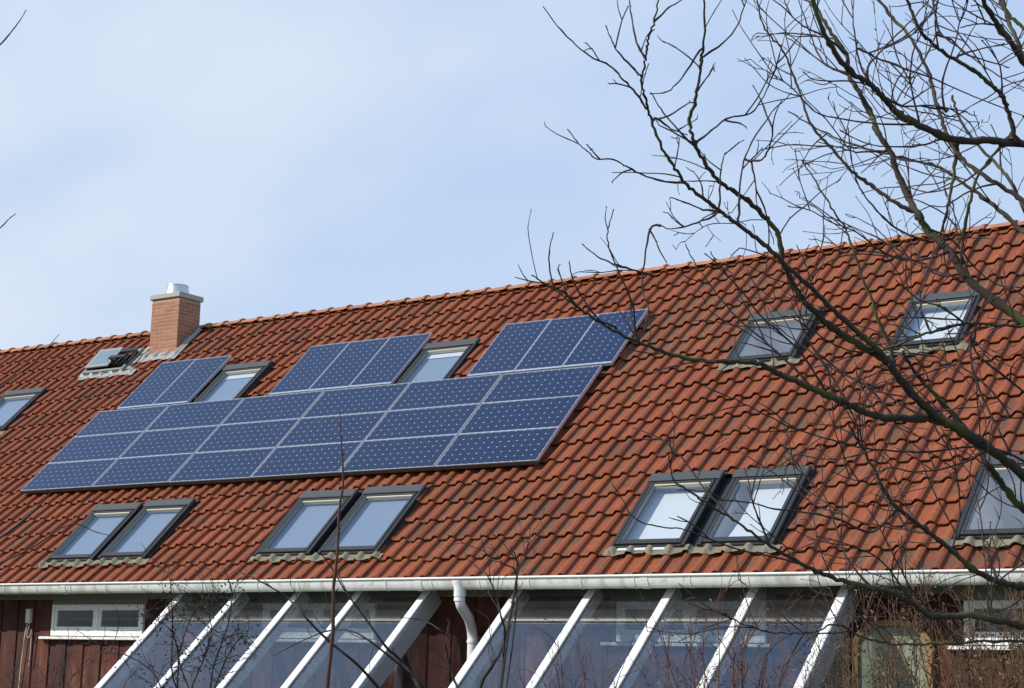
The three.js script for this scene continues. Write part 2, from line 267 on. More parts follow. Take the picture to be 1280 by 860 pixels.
for (const w of WINS) {
  const [a, b, c, d] = w.r; const g = sub('roof_window', house); g.position.set(0, G, 0); g.rotation.x = ROT;
  const T = -.055, fw = .052;
  obj('frame', [cbx(a, a + fw, c, d, -.20, T, .006), cbx(b - fw, b, c, d, -.20, T, .006), bx(a + fw, b - fw, c, c + .03, -.20, T - .022), bx(a + fw, b - fw, d - .05, d, -.20, T - .02)], darkFrame, g);
  obj('hood', [cbx(a - .004, b + .004, d - .125, d + .015, T - .030, T + .020, .012)], hoodMat, g);
  const s0 = a + fw + .008, s1 = b - fw - .008, t0 = c + .035, t1 = d - .14, sw = .042;
  obj('sash', [cbx(s0, s0 + sw, t0, t1, -.115, T + .006, .005), cbx(s1 - sw, s1, t0, t1, -.115, T + .006, .005), cbx(s0 + sw, s1 - sw, t0, t0 + .068, -.115, T + .008, .006), cbx(s0 + sw, s1 - sw, t1 - .03, t1, -.115, T + .004, .004)], sashMat, g);
  obj('top_rail', [bx(s0 + sw, s1 - sw, t1 - .052, t1 - .032, -.11, T - .008)], std(.50, .46, .36, .7), g);
  for (const x of [s0 + sw - .001, s1 - sw - .005]) obj('seal', [bx(x, x + .006, t0 + .055, t1 - .05, -.10, T - .004)], zincPale, g);
  const pg = new THREE.PlaneGeometry(s1 - s0 - 2 * sw, t1 - t0 - .105); pg.translate((s0 + s1) / 2, (t0 + .055 + t1 - .05) / 2, -.080);
  obj('pane', pg, pane, g);
  // reveal behind the glass, closed at the room side
  const li = .03, dp = w.in === 'dark' ? -2.2 : -.46;
  obj('lining', [bx(a + li, a + li + .012, c + li, d - .1, dp, -.117), bx(b - li - .012, b - li, c + li, d - .1, dp, -.117), bx(a + li + .012, b - li - .012, c + li, c + li + .012, dp, -.117), bx(a + li + .012, b - li - .012, d - .112, d - .1, dp, -.117)], liningWhite, g);
  const back = liningWhite;
  obj('room_back', [bx(a + li, b - li, c + li, d - .1, dp - .012, dp)], back, g);
  if (w.in === 'blind') obj('blind', [bx(s0 + .02, s1 - .02, t0 + .02, t1 - .01, -.205, -.20)], blindWhite, g);
  if (w.in === 'curtain') { // cloth hanging to one side, its lower edge cut on the slant
    const s = new THREE.Shape(); s.moveTo(s0 + .20, t1 - .02); s.lineTo(s1 - .05, t1 - .02); s.lineTo(s1 - .05, t0 + .42); s.quadraticCurveTo(s1 - .25, t0 + .26, s1 - .30, t0 + .04); s.lineTo(s0 + .12, t0 + .04); s.quadraticCurveTo(s0 + .26, t0 + .5, s0 + .20, t1 - .02);
    const cg = new THREE.ExtrudeGeometry(s, { depth: .006, bevelEnabled: false }); cg.translate(0, 0, -.20); obj('curtain', cg, blindWhite, g);
  }
  if (w.in === 'sky' || w.in === 'white') obj('blind', [bx(s0 + .012, s1 - .012, t0 + .02, t1 - .01, -.150, -.144)], skyReflectBlue, g);  // added sheet, not a blind; its blue paints reflected sky into the pane
  if (w.in === 'white') obj('pelmet', [bx(s0 + .02, s1 - .02, t1 - .15, t1 - .01, -.135, -.129)], blindWhite, g);
  apron(a - .07, b + .07, c - .10, c + .01, leadMat, g);
  const near = x => [2.97, 3.06, 6.92, 7.05, 12.31, 12.46].includes(x);
  if (!near(a)) obj('side_flashing', [bx(a - .030, a - .002, c - .01, d + .02, -.16, -.104)], darkFrame, g);
  if (!near(b)) obj('side_flashing', [bx(b + .002, b + .030, c - .01, d + .02, -.16, -.104)], darkFrame, g);
  obj('head_flashing', [bx(a - .02, b + .02, d + .016, d + .06, -.15, -.104)], darkFrame, g);
  if (w.r[0] === 11.36) obj('white_strip', [bx(a + .10, a + .72, c - .045, c - .004, -.105, T - .030)], blindWhite, g);
}
for (const [x0, x1] of [[2.972, 3.058], [6.922, 7.048], [12.312, 12.458]]) { const m = obj('window_joint', [bx(x0, x1, -1.66, -.36, -.19, -.150)], darkFrame, house); m.position.set(0, G, 0); m.rotation.x = ROT; }
// chimney
{
  const g = sub('chimney', house); const { u0, u1, z0, z1, top } = CH; const yb = 2.30, T = top;
  obj('core', [bx(u0 + .003, u1 - .003, yb + G, T + G - .002, z0 + .003, z1 - .003)], mortar, g);
  const bl = .21, bh = .0525, jt = .011; const r = rng(31);
  const cache = {}; const bg = (l, d, h) => { const k = l.toFixed(3) + d.toFixed(3); return cache[k] || (cache[k] = cbx(-l / 2, l / 2, 0, h, -d / 2, d / 2, .003)); };
  const n = Math.floor((T - yb) / (bh + jt)), vis = 2.55;
  for (let j = 0; j < n; j++) {
    const y = yb + j * (bh + jt); if (y < vis) continue;
    const side = (len, put) => { let x = 0; const off = (j % 2) ? bl / 2 : 0; let first = true; while (x < len - .02) { let l = (first && off) ? off - jt / 2 : bl; l = Math.min(l, len - x); if (len - x - l < .05) l = len - x; put(x + l / 2, l); x += l + jt; first = false; } };
    side(u1 - u0, (c, l) => { const m = obj('brick', bg(l, .05, bh), brickMat[Math.floor(r() * 4)], g); m.position.set(u0 + c, y + G, z1 - .025 + (r() - .5) * .003); });
    side(z1 - z0 - .052, (c, l) => { const m = obj('brick', bg(l, .05, bh), brickMat[Math.floor(r() * 4)], g); m.position.set(u1 - .025 + (r() - .5) * .003, y + G, z1 - .052 - c); m.rotation.y = Math.PI / 2; });
  }
  obj('cap', [cbx(u0 - .032, u1 + .032, T + G, T + .085 + G, z0 - .035, z1 + .035, .008)], concrete, g);
  const fl = new THREE.LatheGeometry([[.215, 0], [.218, .012], [.212, .02], [.186, .165], [.192, .168], [.192, .190], [.180, .192], [.172, .185], [.172, .02]].map(([a, b]) => new THREE.Vector2(a, b)), 32);
  const f = obj('flue', fl, zinc, g); f.position.set((u0 + u1) / 2 + .0, T + .085 + G, (z0 + z1) / 2);
  // lead apron and the stepped side strip
  const e = sub('flashing', g);
}
{ // lead round the chimney's foot, in the roof frame
  const ch = house.children.find(o => o.name === 'chimney'); const old = ch.children.find(o => o.name === 'flashing'); ch.remove(old);
  const g = new THREE.Group(); g.name = 'flashing_frame'; const m1 = apron(CH.u0 - .20, CH.u1 + .14, 3.72, 4.03, leadPale, g, .012);
  const m2 = apron(CH.u1 - .02, CH.u1 + .13, 3.9, 4.62, leadPale, g, .02);
  for (const m of [m1, m2]) { m.position.set(0, G, 0); m.rotation.x = ROT; ch.add(m); }
  const v0 = (-CH.z1 + .001) / CT;
}
// metal roof hatch with its step irons
{
  const g = sub('roof_hatch', house); g.position.set(0, G, 0); g.rotation.x = ROT; const [a, b, c, d] = HATCH;
  apron(a - .06, b + .30, c - .12, c + .04, leadPale, g, .012);
  obj('collar', [cbx(a, a + .05, c, d, -.2, -.04, .008), cbx(b - .05, b, c, d, -.2, -.04, .008), bx(a + .05, b - .05, c, c + .05, -.2, -.045), bx(a + .05, b - .05, d - .05, d, -.2, -.045)], zincPale, g);
  const lid = obj('lid', [cbx(-.02, .56, -.02, .50, 0, .035, .008)], zincPale, g); lid.position.set(a + .02, c + .12, -.035); lid.rotation.x = .06;
  const lp = obj('lid_pane', [bx(.05, .49, .06, .43, .0355, .039)], phy(.17, .22, .25, .15), g); lp.position.copy(lid.position); lp.rotation.copy(lid.rotation);
  obj('well', [bx(a + .05, b - .05, c + .05, d - .05, -.2, -.16)], gasket, g);
  for (const [x, y, l] of [[.70, .22, .42], [.84, .18, .40], [.98, .22, .44]]) obj('step_iron', [bx(a + x, a + x + .028, c + y - .1, c + y + l - .16, -.05, -.02), bx(a + x, a + x + .028, c + y - .1, c + y - .07, -.02, .10)], darkFrame, g);
  obj('step_tread', [bx(a + .66, a + 1.06, c + .12, c + .20, .10, .12)], darkFrame, g); obj('step_tread', [bx(a + .66, a + 1.06, c + .42, c + .50, .03, .05)], darkFrame, g);
  obj('side_strip', [bx(b + .02, b + .10, c + .05, d + .12, -.10, -.085)], leadPale, g);
}
// wall, eaves
const ZW = .95, YS = -1.645 + G;          // wall face, soffit height
const WW = [[2.05, 3.88], [6.05, 7.90], [11.36, 13.20], [15.37, 17.20]]; const WY0 = -2.235 + G, WY1 = -1.80 + G;
const DOOR = [14.20, 15.05, -1.99 + G];
{
  const wall = sub('wall', house);
  const core = []; const zb = .62, zf = ZW - .03;
  core.push(bx(U0, U1, 0, WY0, zb, zf), bx(U0, U1, WY1, YS + .02, zb, zf));
  let x = U0; for (const [a, b] of WW) { core.push(bx(x, a, WY0, WY1, zb, zf)); x = b; } core.push(bx(x, U1, WY0, WY1, zb, zf));
  obj('core', core, std(.05, .02, .015, .9), wall);
  const PW = .176, r = rng(71); const cache = {};
  const plank = (u, w, y0, y1, z) => { if (y1 - y0 < .03) return; const k = [w, y0, y1].map(v => v.toFixed(3)).join(); const g = cache[k] || (cache[k] = cbx(-w / 2, w / 2, y0, y1, 0, .026, .004)); const m = obj('plank', g, plankMat[Math.floor(r() * 4)], wall); m.position.set(u + w / 2, 0, z + (r() - .5) * .003); };
  let i = 0;
  for (let u = U0; u < U1; u += PW, i++) {
    const out = i % 2, w = out ? PW + .03 : PW - .02, z = ZW - .028 + (out ? .020 : 0), uu = u + (PW - w) / 2, mid = u + PW / 2;
    const win = WW.find(([a, b]) => mid > a - .10 && mid < b + .10); const dr = mid > DOOR[0] - .03 && mid < DOOR[1] + .03;
    if (dr) { plank(uu, w, DOOR[2] + .06, YS - .075, z); continue; }
    if (win) { plank(uu, w, .25, WY0 - .05, z); } else plank(uu, w, .25, YS - .075, z);
  }
  obj('frieze', [bx(U0, U1, YS - .085, YS, ZW - .03, ZW + .022)], friezeMat, wall);
  for (const [a, b] of WW) obj('header', [bx(a - .10, b + .10, WY1, YS - .0855, ZW - .03, ZW + .005)], friezeMat, wall);
  obj('plinth', [bx(U0, U1, 0, .25, ZW - .03, ZW + .03)], concrete, wall);
  obj('back_wall', [bx(U0, U1, 0, YS, -8.1, -7.8)], std(.3, .12, .09, .9), wall);
  obj('end_wall', [bx(U0 - .2, U0, 0, YS, -8.1, .9)], std(.3, .12, .09, .9), wall); obj('end_wall', [bx(U1, U1 + .2, 0, YS, -8.1, .9)], std(.3, .12, .09, .9), wall);
  const gs = new THREE.Shape(); gs.moveTo(-.95, YS); gs.lineTo(8.1, YS); gs.lineTo(3.5, YS + 4.62); gs.closePath();
  for (const u of [U0 - .1, U1]) { const gg = new THREE.ExtrudeGeometry(gs, { depth: .1, bevelEnabled: false }); gg.rotateY(Math.PI / 2); gg.translate(u, 0, 0); obj('gable', gg, std(.3, .12, .09, .9), wall); }
  obj('attic_floor', [bx(U0, U1, YS + .03, YS + .20, -7.8, .6)], std(.5, .5, .48, .9), wall);
  obj('soffit', [bx(U0, U1, YS, YS + .018, ZW - .03, 1.39)], soffitMat, wall);
  obj('fascia', [bx(U0, U1, YS - .03, YS + .085, 1.392, 1.410)], deckMat, wall);
}
// wall windows
for (const [a, b] of WW) {
  const g = sub('window', house); const m = (a + b) / 2, z0 = ZW - .02, z1 = ZW + .03;
  obj('frame', [cbx(a, a + .055, WY0, WY1, z0, z1, .005), cbx(b - .055, b, WY0, WY1, z0, z1, .005), cbx(a + .055, b - .055, WY0, WY0 + .075, z0, z1, .005), cbx(a + .055, b - .055, WY1 - .035, WY1, z0, z1, .005), cbx(m - .035, m + .035, WY0 + .075, WY1 - .035, z0, z1, .005)], whitePaint, g);
  for (const [p, q] of [[a + .055, m - .035], [m + .035, b - .055]]) {
    const y0 = WY0 + .075, y1 = WY1 - .035, s = .045; const c = sub('casement', g); g.remove(c);
    obj('casement', [cbx(p + .002, p + s, y0, y1, z0 + .005, z1 - .012, .004), cbx(q - s, q - .002, y0, y1, z0 + .005, z1 - .012, .004), cbx(p + s, q - s, y0, y0 + s + .01, z0 + .005, z1 - .012, .004), cbx(p + s, q - s, y1 - s, y1, z0 + .005, z1 - .012, .004)], whitePaint, g);
    const pg = new THREE.PlaneGeometry(q - p - 2 * s, y1 - y0 - 2 * s); pg.translate((p + q) / 2, (y0 + y1) / 2 + .005, z0 + .02); obj('pane', pg, houseGlass, g);
  }
  obj('sill', [cbx(a - .16, b + .10, WY0 - .05, WY0 - .012, z0, z1 + .075, .006)], whitePaint, g);
}
// round-headed door
{
  const g = sub('door', house); const [a, b, t] = DOOR, w = b - a, R = w / 2, m = (a + b) / 2, y1 = t - R * .62;
  const arch = (o) => { const s = new THREE.Shape(); s.moveTo(a + o, .15); s.lineTo(b - o, .15); s.lineTo(b - o, y1); for (let k = 0; k <= 16; k++) { const th = k / 16 * Math.PI; s.lineTo(m + (R - o) * Math.cos(th), y1 + (R * .62 - o) * Math.sin(th)); } s.closePath(); return s; };
  const fr = arch(0); fr.holes.push(new THREE.Path(arch(.06).getPoints()));
  const fg = new THREE.ExtrudeGeometry(fr, { depth: .07, bevelEnabled: false }); fg.translate(0, 0, ZW); obj('frame', fg, std(.26, .145, .06, .8), g);
  const lg = new THREE.ExtrudeGeometry(arch(.063), { depth: .03, bevelEnabled: false }); lg.translate(0, 0, ZW + .005); obj('leaf', lg, std(.22, .25, .18, .8), g);
  obj('handle', [bx(a + .10, a + .13, 1.02, 1.16, ZW + .036, ZW + .08)], zinc, g);
}
// gutter and downpipe
{
  const g = sub('gutter', house); const gz = 1.485, gy = -1.555 + G, R = .072, RY = .126;
  const s = new THREE.Shape(); const N = 14; for (let k = 0; k <= N; k++) { const t = Math.PI + k / N * Math.PI; const x = Math.cos(t) * R, y = Math.sin(t) * RY; k ? s.lineTo(x, y) : s.moveTo(x, y); } for (let k = N; k >= 0; k--) { const t = Math.PI + k / N * Math.PI; s.lineTo(Math.cos(t) * (R - .005), Math.sin(t) * (RY - .005)); }
  const eg = new THREE.ExtrudeGeometry(s, { depth: U1 - U0, bevelEnabled: false }); eg.rotateY(Math.PI / 2); eg.scale(1, 1, -1);
  // after the turn: shape x -> -z (then mirrored), extrusion -> +x
  const idx = eg.index; const pos = eg.attributes.position; for (let i = 0; i < pos.count; i += 3) { const t = [pos.getX(i), pos.getY(i), pos.getZ(i)]; pos.setXYZ(i, pos.getX(i + 1), pos.getY(i + 1), pos.getZ(i + 1)); pos.setXYZ(i + 1, ...t); }
  eg.translate(U0, gy, gz); eg.computeVertexNormals(); const uv = eg.attributes.uv; for (let i = 0; i < uv.count; i++) uv.setXY(i, pos.getX(i), pos.getY(i) * 2);
  obj('channel', eg, gutterMat, g);
  const bead = new THREE.CylinderGeometry(.015, .015, U1 - U0, 10); bead.rotateZ(Math.PI / 2); bead.translate((U0 + U1) / 2, gy + .006, gz + R + .008); obj('bead', bead, gutterMat, g);
  const bk = new THREE.Shape(); for (let k = 0; k <= 10; k++) { const t = Math.PI + k / 10 * Math.PI; const x = Math.cos(t) * (R + .006), y = Math.sin(t) * (RY + .006); k ? bk.lineTo(x, y) : bk.moveTo(x, y); } for (let k = 10; k >= 0; k--) { const t = Math.PI + k / 10 * Math.PI; bk.lineTo(Math.cos(t) * (R + .0015), Math.sin(t) * (RY + .0015)); }
  const bkg = new THREE.ExtrudeGeometry(bk, { depth: .022, bevelEnabled: false }); bkg.rotateY(Math.PI / 2);
  for (let u = U0 + .3; u < U1; u += .683) { const m = obj('bracket', bkg, gutterMat, g); m.position.set(u, gy, gz); }
  const jg = bkg.clone(); jg.scale(4.2, 1.012, 1.012); for (let u = U0 + 1.9; u < U1; u += 3.05) { const m = obj('joint_sleeve', jg, gutterMat, g); m.position.set(u, gy, gz); }
  // downpipe
  const dp = sub('downpipe', house);
  const P = [[9.56, gy - .02, gz], [9.555, gy - .10, gz], [9.555, gy - .22, gz], [9.555, gy - .30, gz - .03], [9.52, gy - .44, gz - .24], [9.46, gy - .54, gz - .38], [9.44, gy - .62, gz - .43], [9.44, gy - .8, gz - .44], [9.44, .1, gz - .44]].map(p => new THREE.Vector3(...p));
  obj('pipe', new THREE.TubeGeometry(new THREE.CatmullRomCurve3(P, false, 'catmullrom', .3), 60, .060, 16), pipeMat, dp);
  const fl = new THREE.LatheGeometry([[.064, -.13], [.071, -.125], [.071, -.03], [.094, .03], [.098, .055]].map(([a, b]) => new THREE.Vector2(a, b)), 20); fl.translate(9.557, gy - .075, gz); obj('outlet', fl, pipeMat, dp);
  const cg = (y, z, x) => { const c = new THREE.CylinderGeometry(.067, .067, .035, 18); c.translate(x, y, z); return c; };
  obj('collar', [cg(gy - .235, gz, 9.555)], pipeMat, dp); obj('collar', [cg(gy - .70, gz - .437, 9.44)], pipeMat, dp);
}

// ---------------------------------------------------------------- conservatories
function conservatory(us, label) {
  const A = .7372, sa = Math.sin(A), ca = Math.cos(A), L = 2.7; // slope
  const y0 = -1.69 + G + .055 * .9, z0 = 1.185;                    // top edge of the glass
  const g = thing('conservatory', label, 'conservatory', [us[0], 0, z0]); const ux = us.map(u => u - us[0]);
  const slope = sub('x', g); g.remove(slope);
  const put = (name, geo, mat, parent = g) => { const m = obj(name, geo, mat, parent); m.position.set(0, y0, 0); m.rotation.x = A - Math.PI / 2; return m; }; // local y up the slope, z out
  ux.forEach((x, i) => {
    const end = i === ux.length - 1 || i === 0, hw = .047;
    const m = put('rafter', [cbx(x - hw + .004, x + hw - .004, -L, .0, -.155, -.012, .006)], rafterPaint);
    const c = obj('cap', [cbx(x - hw - .004, x + hw + .004, -L - .02, .0, .006, .030, .006)], rafterPaint, m);
    if (end) obj('side_board', [cbx(x + (i ? hw + .001 : -hw - .022), x + (i ? hw + .022 : -hw - .001), -L, .0, -.22, -.004, .004)], std(.26, .265, .28, .6), m);
  });
  for (let i = 0; i < ux.length - 1; i++) { const p = new THREE.PlaneGeometry(ux[i + 1] - ux[i] - .02, L - .02); p.translate((ux[i] + ux[i + 1]) / 2, -L / 2, -.003); const uv = p.attributes.uv; for (let k = 0; k < uv.count; k++) uv.setXY(k, uv.getX(k) * 1 + i * .37, uv.getY(k) * 2.7); put('glass_pane', p, dustyGlass); }
  // low front wall with its plate, posts and lights
  const zf = L * ca, yf = y0 - L * sa, W = ux[ux.length - 1];
  obj('plate', [cbx(-.04, W + .04, yf - .22, yf - .10, zf - .14, zf - .02, .008)], rafterPaint, g);
  for (const x of ux) obj('post', [cbx(x - .035, x + .035, .30, yf - .22, zf - .12, zf - .04, .006)], rafterPaint, g);
  for (let i = 0; i < ux.length - 1; i++) { const p = new THREE.PlaneGeometry(ux[i + 1] - ux[i] - .07, Math.max(.1, yf - .22 - .36)); p.translate((ux[i] + ux[i + 1]) / 2, (.36 + yf - .22) / 2, zf - .08); obj('front_pane', p, dustyGlass, g); }
  obj('plinth', [bx(-.06, W + .06, 0, .30, zf - .18, zf)], concrete, g);
  for (const x of [0, W]) { const s = new THREE.Shape(); s.moveTo(-.01, .3); s.lineTo(zf - .1, .3); s.lineTo(zf - .1, yf - .2); s.lineTo(-.01, y0 - .2); s.closePath(); const p = new THREE.ShapeGeometry(s); p.rotateY(-Math.PI / 2); p.translate(x, 0, 0); obj('side_pane', p, dustyGlass, g); obj('side_plinth', [bx(x - .06, x + .06, 0, .30, -.2, zf - .181)], concrete, g); }
  return g;
}
conservatory([4.87, 5.88, 6.89, 7.87, 8.90], 'white framed lean-to glasshouse whose right end stands left of the white downpipe');
conservatory([10.22, 11.21, 12.22, 13.21, 14.24], 'white framed lean-to glasshouse between the white downpipe and the round-headed door');

// small box and cable on the boards
{
  const g = thing('wall_box', 'small white box with a looped cable on the red boards beside the window', 'junction box', [1.60, -2.06 + G, ZW + .02]);
  obj('case', [cbx(-.045, .045, 0, .20, 0, .06, .008)], std(.62, .62, .58, .5), g);
  const t = (pts, r) => new THREE.TubeGeometry(new THREE.CatmullRomCurve3(pts.map(p => new THREE.Vector3(...p))), 24, r, 6);
  obj('cable', [t([[-.01, 0, .03], [-.03, -.10, .04], [-.06, -.35, .04], [-.10, -.9, .03], [-.11, -1.6, .02]], .009)], std(.55, .52, .46, .6), g);
  obj('cable_loop', [t([[.02, 0, .03], [.05, -.05, .05], [.02, -.14, .06], [.05, -.21, .06], [.10, -.17, .06], [.10, -.08, .05], [.10, -.3, .04], [.08, -.6, .03]], .008)], std(.45, .43, .38, .6), g);
}

// ---------------------------------------------------------------- solar panels
function moduleGeo(w, h, nu, nv, bottom) {
  const b = .0065, fr = [bx(0, b, 0, h, -.045, 0), bx(w - b, w, 0, h, -.045, 0), bx(b, w - b, 0, b, -.045, 0), bx(b, w - b, h - b, h, -.045, 0)];
  const bs = bx(b, w - b, b, h - b, -.012, -.008);
  const m = .0105, cw = (w - 2 * m) / nu, ch = (h - m - bottom) / nv, gp = .0016, c = Math.min(cw, ch) * .118, P = [], N = [], I = [], UV = [];
  for (let j = 0; j < nv; j++) for (let i = 0; i < nu; i++) {
    const x0 = m + i * cw + gp, x1 = m + (i + 1) * cw - gp, y0 = bottom + j * ch + gp, y1 = bottom + (j + 1) * ch - gp, o = P.length / 3;
    for (const [x, y] of [[x0 + c, y0], [x1 - c, y0], [x1, y0 + c], [x1, y1 - c], [x1 - c, y1], [x0 + c, y1], [x0, y1 - c], [x0, y0 + c]]) { P.push(x, y, -.006); N.push(0, 0, 1); UV.push(x, y); }
    for (let k = 1; k < 7; k++) I.push(o, o + k, o + k + 1);
  }
  const cg = new THREE.BufferGeometry(); cg.setAttribute('position', new THREE.Float32BufferAttribute(P, 3)); cg.setAttribute('normal', new THREE.Float32BufferAttribute(N, 3)); cg.setAttribute('uv', new THREE.Float32BufferAttribute(UV, 2)); cg.setIndex(I);
  const gl = new THREE.PlaneGeometry(w - 2 * b, h - 2 * b); gl.translate(w / 2, h / 2, -.002);
  return { fr: mergeGeometries(fr), bs, cg, gl };
}
const landscape = moduleGeo(1.570, .690, 12, 6, .018), portrait = moduleGeo(.783, 1.308, 6, 12, .048);
const trimMat = std(.05, .052, .045, .6);
function solar(u, v, geo, label, group, trim) {
  const g = thing('solar_panel', label, 'solar panel', [0, 0, 0], group); g.position.copy(roofP(u, v, 0)); g.rotation.set(ROT + (hash(u * 50, v * 50, 3) - .5) * .006, (hash(u * 50, v * 50, 4) - .5) * .006, 0);
  obj('frame', geo.fr, alu, g); obj('back_sheet', geo.bs, backSheet, g); const c = obj('cells', geo.cg, cellMat, g); c.userData.kind = 'stuff'; obj('glass', geo.gl, solarGlass, g); if (trim) obj('edge_trim', [bx(-.012, 1.585, -.010, -.001, -.060, -.006)], trimMat, g);
}
const rowName = ['bottom', 'middle', 'top'], nth = ['first', 'second', 'third', 'fourth', 'fifth', 'sixth'];
for (let j = 0; j < 3; j++) for (let i = 0; i < 6; i++) solar(i * 1.6014 + .004, j * .6953, landscape, `sideways solar panel, ${rowName[j]} row of lower block, ${nth[i]} column counted from the chimney side`, 'sideways solar panels of the lower block', j === 0);
const UP = 2.095;
for (let i = 0; i < 2; i++) solar(.3606 + i * .7873, UP + .02, portrait, ['upright solar panel just below the chimney, farther from the roof window', 'upright solar panel below the chimney, touching the roof window beside it'][i], 'upright solar panels above the lower block');
for (let i = 0; i < 3; i++) solar(3.6437 + i * .7873, UP + .02, portrait, ['first', 'middle', 'last'][i] + ' of three upright solar panels between two roof windows, counted from the chimney', 'upright solar panels above the lower block');
for (let i = 0; i < 3; i++) solar(7.3592 + i * .7873, UP + .02, portrait, ['first', 'middle', 'last'][i] + ' of three upright solar panels at the end farthest from chimney, counted from it', 'upright solar panels above the lower block');
{ // mounting rails, one thing each
  const rail = (u0, u1, v, label) => { const g = thing('mounting_rail', label, 'rail', [0, 0, 0], 'mounting rails under the solar panels'); g.position.copy(roofP(u0, v, -.07)); g.rotation.x = ROT; obj('bar', [bx(0, u1 - u0, -.018, .018, -.025, .025)], alu, g); for (let x = .3; x < u1 - u0; x += 1.2) obj('hook', [bx(x, x + .04, -.05, .05, -.075, -.0255)], zinc, g); };
  for (let j = 0; j < 3; j++) for (const f of [.2, .8]) rail(.05, 9.5, j * .6953 + .685 * f, `thin aluminium rail under the ${f < .5 ? 'lower' : 'upper'} half of the block's ${['bottom', 'middle', 'top'][j]} row of sideways panels`);
  for (const [a, n, w] of [[.36, 2, 'pair below the chimney'], [3.64, 3, 'three between two roof windows'], [7.36, 3, 'three farthest from the chimney']]) for (const f of [.2, .8]) rail(a + .03, a + n * .787 - .04, UP + 1.3 * f, `thin aluminium rail under the ${f < .5 ? 'lower' : 'upper'} half of the upright ${w}`);
}

// ---------------------------------------------------------------- branches
function tube(points, radii, sides = 6, div = 4, wig = 0, r = null) {
  const cur = new THREE.CatmullRomCurve3(points, false, 'centripetal'); const n = Math.max(2, (points.length - 1) * div);
  const P = [], N = [], UV = [], I = []; let up = new THREE.Vector3(0, 1, .13).normalize(); const T = new THREE.Vector3(), B = new THREE.Vector3(), C = new THREE.Vector3(); let len = 0, prev = null;
  for (let i = 0; i <= n; i++) {
    const t = i / n; cur.getPoint(t, C); cur.getTangent(t, T); B.crossVectors(T, up); if (B.lengthSq() < 1e-6) B.set(1, 0, 0); B.normalize(); up = new THREE.Vector3().crossVectors(B, T).normalize();
    if (prev) len += prev.distanceTo(C); prev = C.clone();
    const f = t * (radii.length - 1), k = Math.min(radii.length - 2, Math.floor(f)); let rad = radii[k] + (radii[k + 1] - radii[k]) * (f - k); if (r) rad *= 1 + (r() - .5) * .30 + (r() < .10 ? .35 * r() : 0);
    if (wig && r) C.add(new THREE.Vector3((r() - .5) * wig, (r() - .5) * wig, (r() - .5) * wig));
    for (let s = 0; s <= sides; s++) { const a = s / sides * Math.PI * 2, d = B.clone().multiplyScalar(Math.cos(a)).addScaledVector(up, Math.sin(a)); P.push(C.x + d.x * rad, C.y + d.y * rad, C.z + d.z * rad); N.push(d.x, d.y, d.z); UV.push(s / sides * .4, len * 1.5); }
  }
  const w = sides + 1; for (let i = 0; i < n; i++) for (let s = 0; s < sides; s++) { const a = i * w + s; I.push(a, a + w, a + w + 1, a, a + w + 1, a + 1); }
  const g = new THREE.BufferGeometry(); g.setAttribute('position', new THREE.Float32BufferAttribute(P, 3)); g.setAttribute('normal', new THREE.Float32BufferAttribute(N, 3)); g.setAttribute('uv', new THREE.Float32BufferAttribute(UV, 2)); g.setIndex(I); g.userData = { cur }; return g;
}
const budGeo = (p, d, s) => { const g = new THREE.ConeGeometry(s * .45, s * 1.8, 4); g.translate(0, s * .6, 0); g.applyQuaternion(new THREE.Quaternion().setFromUnitVectors(new THREE.Vector3(0, 1, 0), d)); g.translate(p.x, p.y, p.z); return g; };
// a twig that wanders from p along d, with smaller ones off it
function growTwig(out, r, p, d, len, rad, depth, lift = .25, bend = .42) {
  const curl = new THREE.Vector3(r() - .5, r() - .5, r() - .5).multiplyScalar(.34), n = Math.max(3, Math.round(len / .085)), pts = [p.clone()]; let q = p.clone(), dir = d.clone().normalize(); const step = len / n; const kids = [];
  for (let i = 0; i < n; i++) { dir.add(curl).add(new THREE.Vector3((r() - .5) * bend, (r() - .5) * bend + lift * .12, (r() - .5) * bend)).normalize(); q = q.clone().addScaledVector(dir, step); pts.push(q); kids.push([q, dir.clone(), i / n]); }
  out.push(tube(pts, [rad, rad * .85, rad * .62], 4, 2, rad * .5, r));
  for (const [k, kd, t] of kids) { if (r() < .45) { const sd = kd.clone().add(new THREE.Vector3(r() - .5, r() - .5, r() - .5).multiplyScalar(1.8)).normalize(); out.push(budGeo(k, sd, rad * 1.7 + .0022)); }
    if (depth > 0 && t > .12 && r() < .42) { const sd = new THREE.Vector3(r() - .5, r() - .5, r() - .5).cross(kd).normalize().multiplyScalar(.75 + r() * .5).add(kd).normalize(); growTwig(out, r, k, sd, len * (.25 + .35 * r()) * (1 - t * .5), Math.max(.0021, rad * .70), depth - 1, lift, bend); } }
}
